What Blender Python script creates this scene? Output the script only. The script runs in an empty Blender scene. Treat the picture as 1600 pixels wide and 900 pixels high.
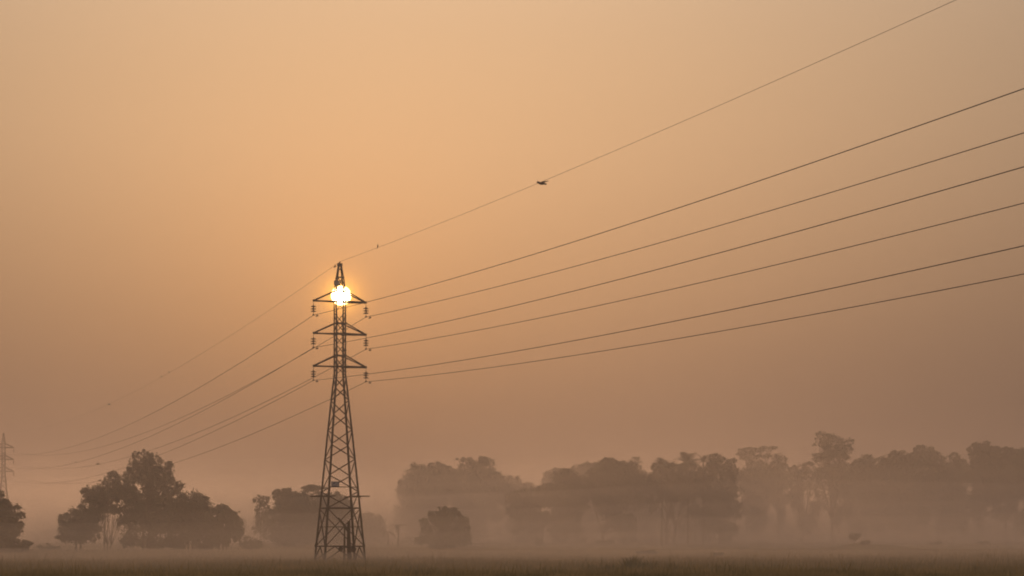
import bpy, math, random
import numpy as np
from mathutils import Vector, Matrix

C = bpy.context.scene
COL = C.collection
rng = np.random.default_rng(7)
random.seed(7)

# ------------------------------------------------------------------ camera
EYE = 2.05           # eye height above the field
F = 3209.0           # focal length in photo pixels (1600 wide)
HOR = 846.0          # photo row of the horizon
cam_d = bpy.data.cameras.new("camera")
cam = bpy.data.objects.new("camera", cam_d)
COL.objects.link(cam)
cam.location = (0, 0, EYE)
cam.rotation_euler = (math.radians(90), 0, 0)
cam_d.sensor_width = 36
cam_d.lens = 36 * F / 1600
cam_d.shift_y = (HOR - 450) / 1600
cam_d.clip_start = 0.5
cam_d.clip_end = 60000
C.camera = cam

# ------------------------------------------------------------------ colour management / render
C.view_settings.view_transform = 'Standard'
C.view_settings.look = 'None'
C.view_settings.exposure = 0.0
C.view_settings.gamma = 1.0
C.view_settings.use_curve_mapping = False
C.render.engine = 'CYCLES'
C.cycles.volume_bounces = 1
C.cycles.max_bounces = 6
C.cycles.transparent_max_bounces = 16
C.cycles.filter_width = 1.9
C.cycles.sample_clamp_indirect = 4.0

# ------------------------------------------------------------------ sun and sky
SUN_DIR = Vector((-0.0832, 1.0, 0.1197)).normalized()    # towards the sun, 6.8 degrees up
SUN_EL = math.asin(SUN_DIR.z)
SUN_AZ = math.atan2(SUN_DIR.x, SUN_DIR.y)

sl = bpy.data.lights.new("sun_light", 'SUN')
sl.energy = 0.42
sl.color = (1.0, 0.55, 0.265)
sl.angle = math.radians(0.53)
slo = bpy.data.objects.new("sun_light", sl)
COL.objects.link(slo)
slo.rotation_euler = (-SUN_DIR).to_track_quat('-Z', 'Y').to_euler()
slo.location = (0, 0, 80)

W = bpy.data.worlds.new("World")
C.world = W
W.use_nodes = True
nt = W.node_tree
nt.nodes.clear()
L = nt.links


def nd(tree, typ, **kw):
    n = tree.nodes.new(typ)
    for k, v in kw.items():
        setattr(n, k, v)
    return n


def mth(tree, op, a, b=None):
    n = nd(tree, 'ShaderNodeMath', operation=op)
    for i, v in enumerate((a, b)):
        if v is None:
            continue
        if isinstance(v, (int, float)):
            n.inputs[i].default_value = v
        else:
            tree.links.new(v, n.inputs[i])
    return n.outputs[0]


def vscale(tree, col, fac):
    """colour (tuple or socket) times a value"""
    n = nd(tree, 'ShaderNodeVectorMath', operation='SCALE')
    if isinstance(col, tuple):
        n.inputs[0].default_value = col
    else:
        tree.links.new(col, n.inputs[0])
    tree.links.new(fac, n.inputs['Scale'])
    return n.outputs[0]


def vadd(tree, a, b):
    n = nd(tree, 'ShaderNodeVectorMath', operation='ADD')
    tree.links.new(a, n.inputs[0])
    tree.links.new(b, n.inputs[1])
    return n.outputs[0]


# hazy sunrise sky: a Nishita sky behind a veil whose light falls off with the
# height above the horizon and the angle from the sun
tc = nd(nt, 'ShaderNodeTexCoord')
nrm = nd(nt, 'ShaderNodeVectorMath', operation='NORMALIZE')
L.new(tc.outputs['Generated'], nrm.inputs[0])
DIR = nrm.outputs[0]
sep = nd(nt, 'ShaderNodeSeparateXYZ')
L.new(DIR, sep.inputs[0])
dot = nd(nt, 'ShaderNodeVectorMath', operation='DOT_PRODUCT')
L.new(DIR, dot.inputs[0])
dot.inputs[1].default_value = SUN_DIR
cosang = mth(nt, 'MINIMUM', dot.outputs['Value'], 1.0)
ang = mth(nt, 'MULTIPLY', mth(nt, 'ARCCOSINE', cosang), 180 / math.pi)      # degrees from the sun
elev = mth(nt, 'MULTIPLY', mth(nt, 'ARCSINE', sep.outputs['Z']), 180 / math.pi)
ramp = nd(nt, 'ShaderNodeValToRGB')
L.new(mth(nt, 'DIVIDE', elev, 90.0), ramp.inputs[0])
SKY = [(0.0, (0.22, 0.132, 0.092)),
       (3.0, (0.235, 0.140, 0.099)),
       (7.0, (0.53, 0.292, 0.157)),
       (11.0, (0.74, 0.450, 0.250)),
       (15.0, (0.78, 0.50, 0.29)),
       (32.0, (0.95, 0.70, 0.49)),
       (90.0, (0.95, 0.80, 0.64))]
cr = ramp.color_ramp
cr.interpolation = 'B_SPLINE'
while len(cr.elements) < len(SKY):
    cr.elements.new(0.5)
for e, (deg, c) in zip(cr.elements, SKY):
    e.position = deg / 90.0
    e.color = (*c, 1)
GLOW_AZ, GLOW_EL = math.radians(-2.75), math.radians(8.0)       # middle of the bright part of the veil
gd = nd(nt, 'ShaderNodeVectorMath', operation='DOT_PRODUCT')
L.new(DIR, gd.inputs[0])
gd.inputs[1].default_value = (math.sin(GLOW_AZ) * math.cos(GLOW_EL), math.cos(GLOW_AZ) * math.cos(GLOW_EL), math.sin(GLOW_EL))
gang = mth(nt, 'MULTIPLY', mth(nt, 'ARCCOSINE', mth(nt, 'MINIMUM', gd.outputs['Value'], 1.0)), 180 / math.pi)
reach = mth(nt, 'ADD', 14.0, mth(nt, 'MULTIPLY', mth(nt, 'MAXIMUM', elev, 0.0), 0.35))   # the low haze dims faster away from the sun
lobe = mth(nt, 'EXPONENT', mth(nt, 'MULTIPLY', mth(nt, 'POWER', mth(nt, 'DIVIDE', gang, reach), 2.0), -1.0))
comb = nd(nt, 'ShaderNodeCombineXYZ')
for k, fl in enumerate((0.30, 0.35, 0.45)):       # warm light stays near the sun, the rest of the sky is greyer
    L.new(mth(nt, 'ADD', fl, mth(nt, 'MULTIPLY', lobe, 1.0 - fl)), comb.inputs[k])
vm = nd(nt, 'ShaderNodeVectorMath', operation='MULTIPLY')
L.new(ramp.outputs[0], vm.inputs[0])
L.new(comb.outputs[0], vm.inputs[1])
lay = nd(nt, 'ShaderNodeTexNoise')
lay.inputs['Scale'].default_value = 2.2; lay.inputs['Detail'].default_value = 5.0
mp = nd(nt, 'ShaderNodeMapping'); mp.inputs['Scale'].default_value = (1.0, 1.0, 7.0)
L.new(DIR, mp.inputs[0]); L.new(mp.outputs[0], lay.inputs['Vector'])
veil = vscale(nt, vm.outputs[0], mth(nt, 'ADD', 0.96, mth(nt, 'MULTIPLY', lay.outputs['Fac'], 0.08)))
g1 = vscale(nt, (0.27, 0.085, 0.0), mth(nt, 'EXPONENT', mth(nt, 'DIVIDE', ang, -2.6)))
g2 = vscale(nt, (4.0, 1.7, 0.12), mth(nt, 'EXPONENT', mth(nt, 'DIVIDE', ang, -0.22)))
sky = nd(nt, 'ShaderNodeTexSky', sky_type='NISHITA', sun_disc=False)
sky.sun_elevation = SUN_EL
sky.sun_rotation = SUN_AZ
sky.air_density = 2.0
sky.dust_density = 6.0
skyv = nd(nt, 'ShaderNodeVectorMath', operation='SCALE')
L.new(sky.outputs[0], skyv.inputs[0])
skyv.inputs['Scale'].default_value = 0.004
tot = vadd(nt, vadd(nt, veil, g1), vadd(nt, g2, skyv.outputs[0]))
bg = nd(nt, 'ShaderNodeBackground')
bg.inputs['Strength'].default_value = 1.0
L.new(tot, bg.inputs['Color'])
wo = nd(nt, 'ShaderNodeOutputWorld')
L.new(bg.outputs[0], wo.inputs['Surface'])


# ------------------------------------------------------------------ helpers
def at(px, py, d):
    """a point d metres ahead that shows at photo pixel (px, py)"""
    return Vector(((px - 800) / F * d, d, EYE + (HOR - py) / F * d))


def tag(o, label=None, cat=None, group=None, kind=None):
    if label: o['label'] = label
    if cat: o['category'] = cat
    if group: o['group'] = group
    if kind: o['kind'] = kind
    return o


def empty(name, loc, rz=0.0):
    o = bpy.data.objects.new(name, None)
    o.empty_display_size = 0.3
    COL.objects.link(o)
    o.location = loc
    o.rotation_euler = (0, 0, rz)
    return o


def link(name, me, parent=None, mat=None, loc=None):
    if mat is not None and not me.materials:
        me.materials.append(mat)
    o = bpy.data.objects.new(name, me)
    COL.objects.link(o)
    if parent: o.parent = parent
    if loc is not None: o.location = loc
    return o


def mesh_np(name, v, f, smooth=False):
    """mesh from an (n,3) array and an (m,k) index array"""
    v = np.asarray(v, np.float32); f = np.asarray(f, np.int32)
    me = bpy.data.meshes.new(name)
    me.vertices.add(len(v)); me.vertices.foreach_set('co', v.ravel())
    k = f.shape[1]
    me.loops.add(f.size); me.loops.foreach_set('vertex_index', f.ravel())
    me.polygons.add(len(f))
    me.polygons.foreach_set('loop_start', np.arange(0, f.size, k, dtype=np.int32))
    me.polygons.foreach_set('loop_total', np.full(len(f), k, np.int32))
    if smooth:
        me.polygons.foreach_set('use_smooth', np.ones(len(f), bool))
    me.update(calc_edges=True)
    me.validate()
    return me


class MB:
    """collects simple solids into one mesh"""
    def __init__(self): self.v = []; self.f = []

    def add(self, vs, fs):
        b = len(self.v)
        self.v += [tuple(p) for p in vs]
        self.f += [tuple(i + b for i in q) for q in fs]

    def box(self, c, s, rot=None):
        hx, hy, hz = s[0] / 2, s[1] / 2, s[2] / 2
        vs = [Vector((x * hx, y * hy, z * hz)) for x in (-1, 1) for y in (-1, 1) for z in (-1, 1)]
        if rot is not None: vs = [rot @ p for p in vs]
        self.add([p + Vector(c) for p in vs],
                 [(0, 1, 3, 2), (4, 6, 7, 5), (0, 4, 5, 1), (2, 3, 7, 6), (0, 2, 6, 4), (1, 5, 7, 3)])

    def tube(self, pts, rad, n=6, cap=True):
        pts = [Vector(p) for p in pts]
        if isinstance(rad, (int, float)): rad = [rad] * len(pts)
        b = len(self.v)
        up = None
        for i, p in enumerate(pts):
            t = (pts[min(i + 1, len(pts) - 1)] - pts[max(i - 1, 0)]).normalized()
            if up is None:
                up = Vector((0, 0, 1)) if abs(t.z) < 0.9 else Vector((1, 0, 0))
            x = t.cross(up).normalized(); y = x.cross(t).normalized(); up = y
            for k in range(n):
                a = 2 * math.pi * k / n
                self.v.append(tuple(p + (x * math.cos(a) + y * math.sin(a)) * rad[i]))
        for i in range(len(pts) - 1):
            for k in range(n):
                k2 = (k + 1) % n
                self.f.append((b + i * n + k, b + i * n + k2, b + (i + 1) * n + k2, b + (i + 1) * n + k))
        if cap:
            self.f.append(tuple(b + k for k in reversed(range(n))))
            self.f.append(tuple(b + (len(pts) - 1) * n + k for k in range(n)))

    def lathe(self, prof, c=(0, 0, 0), n=12):
        b = len(self.v); c = Vector(c)
        for r, z in prof:
            for k in range(n):
                a = 2 * math.pi * k / n
                self.v.append(tuple(c + Vector((r * math.cos(a), r * math.sin(a), z))))
        for i in range(len(prof) - 1):
            for k in range(n):
                k2 = (k + 1) % n
                self.f.append((b + i * n + k, b + i * n + k2, b + (i + 1) * n + k2, b + (i + 1) * n + k))
        self.f.append(tuple(b + k for k in reversed(range(n))))
        self.f.append(tuple(b + (len(prof) - 1) * n + k for k in range(n)))

    def mesh(self, name, smooth=False):
        me = bpy.data.meshes.new(name)
        me.from_pydata(self.v, [], self.f)
        if smooth:
            me.polygons.foreach_set('use_smooth', [True] * len(me.polygons))
        me.update()
        return me

    def build(self, name, mat, parent=None, smooth=False):
        return link(name, self.mesh(name, smooth), parent, mat)


# ------------------------------------------------------------------ materials
def pmat(name, c1, c2, scale=4.0, rough=0.7, metal=0.0, bump=0.0, transl=0.0, detail=4.0, coord='Object'):
    """two colours mixed by noise, optional relief and translucency"""
    m = bpy.data.materials.new(name); m.use_nodes = True
    t = m.node_tree; t.nodes.clear()
    o = nd(t, 'ShaderNodeOutputMaterial')
    p = nd(t, 'ShaderNodeBsdfPrincipled')
    p.inputs['Roughness'].default_value = rough
    p.inputs['Metallic'].default_value = metal
    if rough > 0.75: p.inputs['Specular IOR Level'].default_value = 0.15
    co = nd(t, 'ShaderNodeTexCoord')
    n = nd(t, 'ShaderNodeTexNoise')
    n.inputs['Scale'].default_value = scale; n.inputs['Detail'].default_value = detail
    t.links.new(co.outputs[coord], n.inputs['Vector'])
    r = nd(t, 'ShaderNodeValToRGB')
    r.color_ramp.elements[0].position = 0.35; r.color_ramp.elements[0].color = (*c1, 1)
    r.color_ramp.elements[1].position = 0.68; r.color_ramp.elements[1].color = (*c2, 1)
    t.links.new(n.outputs['Fac'], r.inputs[0])
    t.links.new(r.outputs[0], p.inputs['Base Color'])
    if bump:
        b = nd(t, 'ShaderNodeBump'); b.inputs['Strength'].default_value = bump
        t.links.new(n.outputs['Fac'], b.inputs['Height']); t.links.new(b.outputs[0], p.inputs['Normal'])
    out = p.outputs[0]
    if transl:
        tr = nd(t, 'ShaderNodeBsdfTranslucent'); t.links.new(r.outputs[0], tr.inputs['Color'])
        mx = nd(t, 'ShaderNodeMixShader'); mx.inputs[0].default_value = transl
        t.links.new(p.outputs[0], mx.inputs[1]); t.links.new(tr.outputs[0], mx.inputs[2])
        out = mx.outputs[0]
    t.links.new(out, o.inputs['Surface'])
    return m


M = {}
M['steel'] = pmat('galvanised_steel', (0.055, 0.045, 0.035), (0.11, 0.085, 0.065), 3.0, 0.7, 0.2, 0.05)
M['plate'] = pmat('plate_grey', (0.30, 0.29, 0.30), (0.38, 0.37, 0.38), 3.0, 0.5)
M['blue'] = pmat('sign_blue', (0.035, 0.05, 0.15), (0.05, 0.07, 0.20), 4.0, 0.5)
M['white'] = pmat('sign_white', (0.66, 0.66, 0.64), (0.78, 0.78, 0.76), 4.0, 0.5)
M['ceramic'] = pmat('brown_glaze', (0.03, 0.015, 0.01), (0.05, 0.025, 0.016), 5.0, 0.45)
M['wire'] = pmat('aluminium_wire', (0.07, 0.06, 0.055), (0.12, 0.11, 0.10), 2.0, 0.6, 0.2)
M['feather'] = pmat('dark_feathers', (0.012, 0.010, 0.010), (0.03, 0.026, 0.024), 20.0, 0.7)
M['beak'] = pmat('horn', (0.05, 0.04, 0.03), (0.08, 0.06, 0.04), 10.0, 0.5)
M['concrete'] = pmat('concrete', (0.25, 0.24, 0.22), (0.35, 0.33, 0.30), 5.0, 0.9, 0, 0.2)
M['bark'] = pmat('bark', (0.035, 0.027, 0.02), (0.08, 0.062, 0.045), 3.0, 0.95, 0, 0.5)
M['wood'] = pmat('weathered_wood', (0.07, 0.055, 0.04), (0.13, 0.10, 0.075), 3.0, 0.9, 0, 0.4)
M['leaf'] = pmat('broad_leaves', (0.030, 0.045, 0.018), (0.085, 0.105, 0.045), 0.45, 0.6, 0, 0, 0.25)
M['leaf_dark'] = pmat('dark_leaves', (0.022, 0.036, 0.015), (0.065, 0.085, 0.035), 0.45, 0.6, 0, 0, 0.2)
M['leaf_pale'] = pmat('pale_leaves', (0.045, 0.058, 0.024), (0.11, 0.12, 0.055), 0.45, 0.6, 0, 0, 0.3)
M['palm'] = pmat('palm_leaves', (0.035, 0.05, 0.02), (0.085, 0.10, 0.04), 0.6, 0.5, 0, 0, 0.25)
M['grass'] = pmat('grass_blades', (0.17, 0.145, 0.05), (0.47, 0.33, 0.15), 0.30, 0.8, 0, 0, 0.3)
M['weed'] = pmat('weed_leaves', (0.12, 0.115, 0.042), (0.27, 0.225, 0.095), 1.2, 0.7, 0, 0, 0.3)
M['soil'] = pmat('grassy_soil', (0.21, 0.146, 0.068), (0.40, 0.275, 0.137), 0.05, 0.95, 0, 0.3, 0, 10.0)

# ------------------------------------------------------------------ ground
_T = [(rng.uniform(0.006, 0.05), rng.uniform(0, 6.28), rng.uniform(0, 6.28), rng.uniform(0.5, 1)) for _ in range(14)]
MOUNDS = [((1345 - 800) / F * 430, 430, 5.5, 4.0, 1.25), ((1375 - 800) / F * 440, 440, 6.5, 6, 0.9),
          ((1460 - 800) / F * 470, 470, 4.0, 4, 0.55), ((1530 - 800) / F * 480, 480, 6.0, 5, 0.5)]


def height(x, y):
    """gentle relief of the field (works on arrays)"""
    h = 0.0
    for k, a, p, w in _T:
        h = h + w * np.sin(k * (x * math.cos(a) + y * math.sin(a)) + p) * min(0.06, 0.0016 / k)
    h = h * 1.0 + 0.0018 * np.clip(y - 260, 0, 160) + 0.010 * np.clip(y - 420, 0, 140)
    for mx, my, sx, sy, mh in MOUNDS:
        h = h + mh * np.exp(-((x - mx) / sx) ** 2 - ((y - my) / sy) ** 2)
    return h


def ground():
    ys = np.concatenate([np.linspace(-180, 100, 20), np.linspace(104, 300, 130), np.linspace(303, 560, 130), np.linspace(580, 2600, 60)])
    xs = np.concatenate([np.linspace(-1500, -165, 24), np.linspace(-160, 160, 180), np.linspace(165, 1500, 24)])
    X, Y = np.meshgrid(xs, ys)
    Z = height(X, Y)
    v = np.stack([X, Y, Z], -1).reshape(-1, 3)
    nx, ny = len(xs), len(ys)
    i = np.arange(nx * ny).reshape(ny, nx)
    f = np.stack([i[:-1, :-1], i[:-1, 1:], i[1:, 1:], i[1:, :-1]], -1).reshape(-1, 4)
    o = link('ground', mesh_np('ground', v, f, True), None, M['soil'])
    tag(o, 'flat grassy field running away under the mist', None, None, 'structure')


ground()

# ------------------------------------------------------------------ the sun itself
D_SUN = 20000.0
mb = MB()
R_SUN = D_SUN * 16.2 / F
mb.lathe([(R_SUN * math.cos(math.radians(a)) + 0.01, R_SUN * math.sin(math.radians(a))) for a in range(-90, 91, 6)], n=64)
sm = bpy.data.materials.new('sun_fire'); sm.use_nodes = True
sm.node_tree.nodes.clear()
so = nd(sm.node_tree, 'ShaderNodeOutputMaterial'); se = nd(sm.node_tree, 'ShaderNodeEmission')
st = sm.node_tree
# limb darkening: white hot middle, dimmer and redder towards the rim of the disc
tcs = nd(st, 'ShaderNodeTexCoord')
cx = nd(st, 'ShaderNodeVectorMath', operation='CROSS_PRODUCT')
st.links.new(tcs.outputs['Object'], cx.inputs[0]); cx.inputs[1].default_value = SUN_DIR
ln = nd(st, 'ShaderNodeVectorMath', operation='LENGTH'); st.links.new(cx.outputs[0], ln.inputs[0])
rr = mth(st, 'MINIMUM', mth(st, 'DIVIDE', ln.outputs['Value'], R_SUN), 1.0)
mu = mth(st, 'SQRT', mth(st, 'SUBTRACT', 1.0, mth(st, 'MULTIPLY', rr, rr)))
limb = nd(st, 'ShaderNodeValToRGB'); st.links.new(mu, limb.inputs[0])
limb.color_ramp.elements[0].color = (1.0, 0.46, 0.06, 1); limb.color_ramp.elements[0].position = 0.15
limb.color_ramp.elements[1].color = (1.0, 0.78, 0.42, 1); limb.color_ramp.elements[1].position = 0.75
st.links.new(limb.outputs[0], se.inputs['Color'])
st.links.new(mth(st, 'ADD', 1.6, mth(st, 'MULTIPLY', mth(st, 'POWER', mu, 2.0), 70.0)), se.inputs['Strength'])
sm.node_tree.links.new(se.outputs[0], so.inputs['Surface'])
sun = mb.build('sun', sm, None, True)
sun.location = Vector((0, 0, EYE)) + SUN_DIR / SUN_DIR.y * D_SUN
tag(sun, 'glowing low sun disc showing through the upper crossarm of the near pylon', 'sun')

# ------------------------------------------------------------------ pylons
TD = 206.0
K = F / TD                                   # photo pixels per metre at the near pylon
TX = (531 - 800) / F * TD
TOWER = Vector((TX, TD, 0.0))
FAR_D = 563.0
FAR = Vector(((5.5 - 800) / F * FAR_D, FAR_D, 1.7))
LINE = Vector((TOWER.x - FAR.x, TOWER.y - FAR.y, 0)).normalized()      # along the line, towards us
ARM = Vector((-LINE.y, LINE.x, 0))                                     # along the crossarms, to the right
RZ = math.atan2(ARM.y, ARM.x)
SPAN = (FAR - TOWER).xy.length


def zz(y): return (878 - y) / K


def half(y):
    """half width of the body (m) at photo row y"""
    pts = [(412, 1.9), (433, 4.9), (455, 7.6), (585, 7.7), (606, 10.0), (680, 16.7), (750, 22.6), (794, 26.4), (878, 33.4)]
    for (a, wa), (b, wb) in zip(pts, pts[1:]):
        if y <= b: return (wa + (wb - wa) * (y - a) / (b - a)) / K
    return pts[-1][1] / K


def angle_mesh():
    """unit angle iron, length 1 along z, flanges of width 1 along +x and +y"""
    t = 0.16
    prof = [(0, 0), (1, 0), (1, t), (t, t), (t, 1), (0, 1)]
    v = [(x - 0.3, y - 0.3, z) for z in (0, 1) for x, y in prof]
    f = [(i, (i + 1) % 6, 6 + (i + 1) % 6, 6 + i) for i in range(6)] + [(3, 2, 1, 0), (5, 4, 3, 0), (6, 7, 8, 9), (6, 9, 10, 11)]
    me = bpy.data.meshes.new('angle_iron'); me.from_pydata(v, [], f); me.update()
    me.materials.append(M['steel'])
    return me


ANGLE = angle_mesh()
AV = [Vector(p.co) for p in ANGLE.vertices]; AF = [tuple(p.vertices) for p in ANGLE.polygons]


def bar_matrix(p, q, w, out):
    z = (q - p); ln = z.length; z.normalize()
    x = out.cross(z).normalized(); y = z.cross(x)
    return Matrix(((x.x * w, y.x * w, z.x * ln, p.x), (x.y * w, y.y * w, z.y * ln, p.y), (x.z * w, y.z * w, z.z * ln, p.z), (0, 0, 0, 1)))


LEVELS = [794.5, 768.5, 743, 718, 695, 672, 648.5, 626, 606, 588, 573, 556, 539, 522, 505.5, 488, 471.5, 455]
ARMS = [471.5, 522, 573]
TIES = [455, 505.5, 556]
ARM_L = 41.0 / 0.972 / K
STR_L = 22.0 / K             # insulator string length
SGN = [(-1, -1), (1, -1), (1, 1), (-1, 1)]  # corners: front-left, front-right, back-right, back-left


def corner(i, y):
    h = half(y); s = SGN[i]
    return Vector((s[0] * h, s[1] * h, zz(y)))


def tower(root, near):
    """parts of a double-circuit lattice pylon; the far one has its bracing joined"""
    lat = MB()

    def bar(p, q, w, out, name):
        m = bar_matrix(p, q, w, out)
        if near:
            o = link(name, ANGLE, root)
            o.matrix_local = m
            return o
        lat.add([m @ v for v in AV], AF)

    fat = 1.0 if near else 1.5
    # legs: one bent angle each
    for i, s in enumerate(SGN):
        mb = MB()
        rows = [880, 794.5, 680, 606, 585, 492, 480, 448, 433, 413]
        wid = [0.19, 0.19, 0.18, 0.17, 0.16, 0.14, 0.10, 0.10, 0.12, 0.12]  # narrower in front of the sun: its glare is put into the shape
        b = 0
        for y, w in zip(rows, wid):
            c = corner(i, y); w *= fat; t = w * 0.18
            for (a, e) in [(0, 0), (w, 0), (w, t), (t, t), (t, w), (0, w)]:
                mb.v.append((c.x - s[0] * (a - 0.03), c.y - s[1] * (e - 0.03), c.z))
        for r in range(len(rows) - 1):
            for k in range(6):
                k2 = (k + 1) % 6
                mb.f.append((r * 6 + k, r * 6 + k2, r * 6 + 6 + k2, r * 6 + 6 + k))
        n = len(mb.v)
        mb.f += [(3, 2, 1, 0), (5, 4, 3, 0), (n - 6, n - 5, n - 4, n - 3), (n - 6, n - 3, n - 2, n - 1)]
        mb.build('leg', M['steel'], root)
    faces = [(0, 1, Vector((0, -1, 0))), (1, 2, Vector((1, 0, 0))), (2, 3, Vector((0, 1, 0))), (3, 0, Vector((-1, 0, 0)))]
    bw = 0.10 * fat
    for fi, (a, b, out) in enumerate(faces):
        sh = out * -0.015
        # zigzag lacing, alternating so that every leg has a node at every level
        for k in range(len(LEVELS) - 1):
            y0, y1 = LEVELS[k], LEVELS[k + 1]
            w = bw if y0 > 600 else (0.07 if y0 > 495 else 0.05) * fat  # thinnest by the sun, its glare again shaped into the steel
            if (k + fi) % 2 == 0: p, q = corner(a, y0), corner(b, y1)
            else: p, q = corner(b, y0), corner(a, y1)
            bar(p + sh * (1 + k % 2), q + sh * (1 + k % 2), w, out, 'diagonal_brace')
        # big cross below the belt with a thin mid rail, then inverted V down to the feet
        bar(corner(a, 794.5) + sh, corner(b, 854) + sh, bw, out, 'diagonal_brace')
        bar(corner(b, 794.5) - sh * 3, corner(a, 854) - sh * 3, bw, out, 'diagonal_brace')
        bar(corner(a, 823.5) + sh * 4, corner(b, 823.5) + sh * 4, 0.06 * fat, out, 'horizontal_brace')
        mid = (corner(a, 854) + corner(b, 854)) / 2
        bar(mid + sh, corner(a, 877) + sh, bw, out, 'diagonal_brace')
        bar(mid + sh, corner(b, 877) + sh, bw, out, 'diagonal_brace')
        for y, w in ((854, 0.13), (794.5, 0.12), (573, 0.12), (556, 0.10), (522, 0.12), (505.5, 0.10), (471.5, 0.09), (455, 0.06), (433.5, 0.07)):
            bar(corner(a, y) - sh, corner(b, y) - sh, w * fat, out, 'horizontal_brace')
        # peak
        bar(corner(a, 455) + sh, corner(b, 433.5) + sh, 0.06 * fat, out, 'diagonal_brace')
        bar(corner(b, 455) - sh * 2, corner(a, 433.5) - sh * 2, 0.06 * fat, out, 'diagonal_brace')
        bar(corner(a, 421) + sh, corner(b, 421) + sh, 0.07 * fat, out, 'horizontal_brace')
        if near:
            g = MB()
            for y in (556, 505.5, 573, 522):
                c = corner(a, y) + out * 0.035
                g.v.clear(); g.f.clear()
                gs = 0.28
                g.box(c - Vector((SGN[a][0] * 0.07 * (out.x == 0), SGN[a][1] * 0.07 * (out.y == 0), 0)), (gs if out.x == 0 else 0.012, gs if out.y == 0 else 0.012, gs))
                g.build('gusset_plate', M['steel'], root)
    # peak cap with the earth wire clamp
    cap = MB()
    h = half(413)
    cap.box((0, 0, zz(414)), (h * 2 + 0.18, h * 2 + 0.18, 0.30))
    cap.tube([(0, 0, zz(413)), (0, 0, zz(408.8))], 0.05 * fat, 6)
    cap.tube([(0, -0.14, zz(410)), (0, 0.14, zz(410))], 0.06 * fat, 6)
    cap.build('peak_cap', M['steel'], root)
    # crossarms
    for ya, yt in zip(ARMS, TIES):
        for s in (-1, 1):
            mb = MB()
            tip = Vector((s * ARM_L, 0, zz(ya)))
            h = half(ya)
            for e in (-1, 1):
                r = Vector((s * h, e * h, zz(ya)))
                m = bar_matrix(r, tip + Vector((0, e * 0.06, 0)), 0.14 * fat, Vector((0, e, 0)))
                mb.add([m @ v for v in AV], AF)
            for k in range(1, 5):          # flat lacing between the two chords
                t0, t1 = k / 5, (k + 0.6) / 5
                p = Vector((s * (h + (ARM_L - h) * t0), -h * (1 - t0), zz(ya)))
                q = Vector((s * (h + (ARM_L - h) * t1), h * (1 - t1), zz(ya)))
                m = bar_matrix(p, q, 0.05, Vector((0, 0, 1)))
                mb.add([m @ v for v in AV], AF)
            mb.box(tip + Vector((-s * 0.16, 0, 0.03)), (0.44, 0.20, 0.20))
            arm = mb.build('crossarm', M['steel'], root)
            ht = half(yt)
            for e in (-1, 1):
                m = bar_matrix(Vector((s * ht, e * ht, zz(yt))), tip + Vector((-s * 0.1, e * 0.05, 0.06)), 0.12 * fat, Vector((0, e, 0)))
                if near:
                    o = link('tie_bar', ANGLE, arm); o.matrix_local = m
                else:
                    t = MB(); t.add([m @ v for v in AV], AF); t.build('tie_bar', M['steel'], arm)
    if not near:
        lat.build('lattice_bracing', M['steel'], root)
        return
    for i in range(4):
        f = MB()
        f.lathe([(0.42, -0.3), (0.42, 0.10), (0.30, 0.16)], corner(i, 878) + Vector((0, 0, -0.05)), 10)
        f.build('footing', M['concrete'], root)
    # outriggers of the climbing guard
    for s in (-1, 1):
        g = MB()
        y = 776
        hx = half(y)
        for e in (-1, 1):
            a = Vector((s * (hx - 0.75), e * (hx + 0.05), zz(y))); b = Vector((s * (hx + 1.05), e * (hx + 0.05), zz(y)))
            m = bar_matrix(a, b, 0.11, Vector((0, 0, 1))); g.add([m @ v for v in AV], AF)
        for x in (hx + 0.35, hx + 0.7, hx + 1.0):
            g.tube([(s * x, -hx - 0.1, zz(y) + 0.07), (s * x, hx + 0.1, zz(y) + 0.07)], 0.02, 5)
        g.build('climbing_guard', M['steel'], root)
    # blue number sign on its rail, front face
    y0, y1 = 761.5, 753.2
    bar(corner(0, 761.8) + Vector((0, -0.04, 0)), corner(1, 761.8) + Vector((0, -0.04, 0)), 0.07, Vector((0, -1, 0)), 'sign_rail')
    hx = half(757)
    sx = -hx * 1.0 + 0.62
    sg = MB(); sg.box((sx, -hx - 0.10, zz(757.3)), (0.80, 0.03, 0.52))
    sign = sg.build('sign_plate', M['blue'], root)
    w = MB()
    yy = -hx - 0.119
    w.box((sx, yy, zz(757.3)), (0.05, 0.006, 0.30))
    # blurred light marks of the number
    for x0 in (-0.22, 0.20):
        for dz in (0.16, 0.0, -0.16):
            w.box((sx + x0, yy, zz(757.3) + dz), (0.20, 0.006, 0.045))
        w.box((sx + x0 - 0.085, yy - 0.004, zz(757.3) + 0.08), (0.04, 0.006, 0.16))
        w.box((sx + x0 + 0.085, yy - 0.004, zz(757.3) - 0.08), (0.04, 0.006, 0.16))
    w.build('sign_figures', M['white'], sign)
    # grey plate high on the left of the peak
    g = MB(); g.box((-half(443) - 0.06, -half(443) - 0.10, zz(443.2)), (0.56, 0.025, 0.46)); g.build('number_plate', M['plate'], root)
    # dark bundles hanging under the lowest belt
    for x, w_ in ((-0.35, 0.50), (0.95, 0.62)):
        g = MB(); hx = half(854)
        g.lathe([(0.04, 0.24), (w_ * 0.30, 0.20), (w_ * 0.5, 0.05), (w_ * 0.42, -0.18), (0.05, -0.26)], (x, -hx + 0.3, zz(858)), 9)
        for e in (-0.12, 0.12): g.tube([(x + e, -hx + 0.3, zz(858) + 0.15), (x + e, -hx + 0.05, zz(854))], 0.02, 4)
        g.build('hanging_bundle', M['wood'], root)
    # step bolts up one leg
    g = MB()
    y = 790.0
    while y > 480:
        c = corner(1, y); g.tube([c, c + Vector((0.17, 0.0, 0.0))], 0.011, 4); y -= 11
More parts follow.
